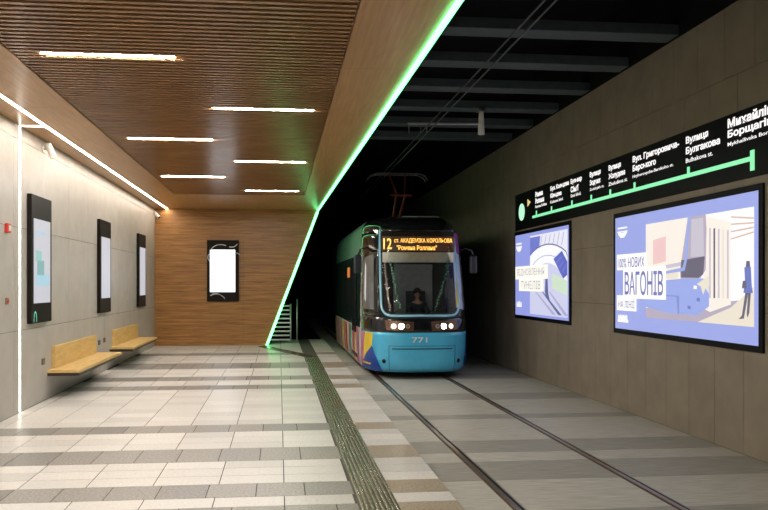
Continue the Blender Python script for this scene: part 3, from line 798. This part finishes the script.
# tinsel garlands hung inside the windscreen
def garland(pts, cols, label, r=.055, n=420):
    m = MB(); P = [sp(s, z, -.045) for s, z in pts]
    m.tube(P, .008, 6, 0)
    for k in range(n):
        u = random.random()*(len(P)-1); i = min(int(u), len(P)-2); c = P[i].lerp(P[i+1], u-i)
        d = Vector((random.gauss(0,1), random.gauss(0,1), random.gauss(0,1))).normalized()
        e = d.cross(Vector((random.random(), random.random(), 1))).normalized()*.005
        m.add([c-e, c+e, c+d*r*random.uniform(.6,1.2)], [(0,1,2)], random.randrange(len(cols)))
    for k in range(22):
        u = (k+.5)/22*(len(P)-1); i = min(int(u), len(P)-2); m.ball(P[i].lerp(P[i+1], u-i)+Vector((random.uniform(-.03,.03),-.02,0)), .016, .016, .016, 8, len(cols)-1)
    m.build('tinsel_garland', cols, label=label, cat='garland', group='tinsel in the tram windscreen')
tg = mat('tinsel_green', (.05,.55,.30), .3, .3); tw = mat('tinsel_silver', (.92,.92,.92), .35, .0); tr = mat('tinsel_rose', (.85,.55,.50), .35, .3)
garland([(-.78,2.98),(-.70,2.5),(-.60,2.0),(-.50,1.62)], [tg, tg, tw], 'Thin green tinsel garland hanging inside the left of the tram windscreen')
garland([(-.93,2.98),(-.88,2.5),(-.83,2.0),(-.76,1.60)], [tr, tw], 'Rose and silver tinsel garland at the far left edge of the tram windscreen')
garland([(.90,3.3),(.80,2.9),(.68,2.5),(.48,2.0),(.30,1.60)], [tg, tg, tw], 'Thick green and silver tinsel garland slanting across the right of the tram windscreen', .085, 700)

# ------------------------------------------------------------------ driver
skin = mat('skin', (.46,.27,.19), .5, var=.05); cloth = mat('jacket_dark', (.03,.03,.04), .8); hairm = mat('hair_dark', (.02,.012,.008), .6)
DX, DYv, DZ = TX+.20, TY+1.78, TZ+1.2
drv = thing('person', (DX, DYv, DZ), 'Tram driver in dark jacket and dark cap seated behind the windscreen, hands on the desk', 'person')
def skinmesh(name, verts, edges, radii, m, parent, sub=1, rootv=0):
    me = bpy.data.meshes.new(name); me.from_pydata([Vector(v) for v in verts], edges, []); me.materials.append(m)
    o = bpy.data.objects.new(name, me); C.objects.link(o); o.parent = parent
    md = o.modifiers.new('skin', 'SKIN'); md.use_smooth_shade = True
    for i, r in enumerate(radii): me.skin_vertices[0].data[i].radius = (r, r) if not isinstance(r, tuple) else r
    me.skin_vertices[0].data[rootv].use_root = True
    sd = o.modifiers.new('sub', 'SUBSURF'); sd.levels = sub; sd.render_levels = sub
    return o
V = [(0,0,.08),(0,.0,.25),(0,-.02,.42),(0,-.01,.54),(0,-.015,.62),(0,-.03,.70),(0,-.035,.79),(0,-.02,.86)]
Rr = [.14,.13,(.16,.11),(.10,.08),.052,(.066,.075),(.076,.09),(.06,.07)]
Ed = [(i, i+1) for i in range(7)]
def chain(start, pts, rs):
    prev = start
    for p, r in zip(pts, rs):
        V.append(p); Rr.append(r); Ed.append((prev, len(V)-1)); prev = len(V)-1
    return prev
for sg in (-1, 1):
    wv = chain(3, [(sg*.18,0,.49),(sg*.25,-.12,.28),(sg*.20,-.34,.22),(sg*.19,-.43,.225)], [.065,.048,.036,.03])
    hv = chain(wv, [(sg*.185,-.49,.225)], [.032])
    for i, (dx, ln) in enumerate(((-.033,.075),(-.012,.085),(.010,.08),(.030,.062))):
        chain(hv, [(sg*.185+dx,-.53,.222),(sg*.185+dx,-.53-ln*.5,.205),(sg*.185+dx,-.53-ln*.75,.178)], [.0095,.0085,.007])
    chain(hv, [(sg*.145,-.475,.215),(sg*.13,-.50,.20)], [.011,.009])
    chain(0, [(sg*.10,-.05,.06),(sg*.13,-.45,.06),(sg*.13,-.50,-.28),(sg*.13,-.48,-.40),(sg*.13,-.60,-.42)], [.09,.065,.05,.04,.035])
skinmesh('body', V, Ed, Rr, skin, drv)
Vb, Rb, Eb = V[:], Rr[:], Ed[:]
V = [(0,0,.08),(0,0,.25),(0,-.02,.42),(0,-.01,.53),(0,-.012,.575)]; Rr = [.155,.147,(.178,.128),(.118,.098),.075]; Ed = [(i, i+1) for i in range(4)]
for sg in (-1, 1): chain(3, [(sg*.18,0,.49),(sg*.25,-.12,.28),(sg*.205,-.32,.222)], [.08,.062,.05])
skinmesh('jacket', V, Ed, Rr, cloth, drv)
b3 = Vector((DX, DYv, DZ))
m = MB(); m.ball(b3+Vector((0,-.005,.85)), .100, .115, .085); m.ball(b3+Vector((0,.03,.78)), .095, .085, .10); m.ball(b3+Vector((0,-.10,.835)), .085, .07, .018)
m.build('cap', hairm, drv, smooth=True)
m = MB()
for sg in (-1, 1): m.ball(b3+Vector((sg*.030,-.118,.765)), .012, .008, .007, 10)
m.build('eyes', mat('eye_dark', (.03,.02,.02), .2), drv)
m = MB(); m.ball(b3+Vector((0,-.128,.735)), .014, .018, .024, 10); [m.ball(b3+Vector((sg*.078,-.03,.745)), .012, .022, .032, 10) for sg in (-1, 1)]
m.build('nose_and_ears', skin, drv, smooth=True)
m = MB(); m.ball(b3+Vector((0,-.112,.700)), .026, .010, .008, 10); m.build('mouth', mat('lip', (.36,.13,.11), .5), drv)
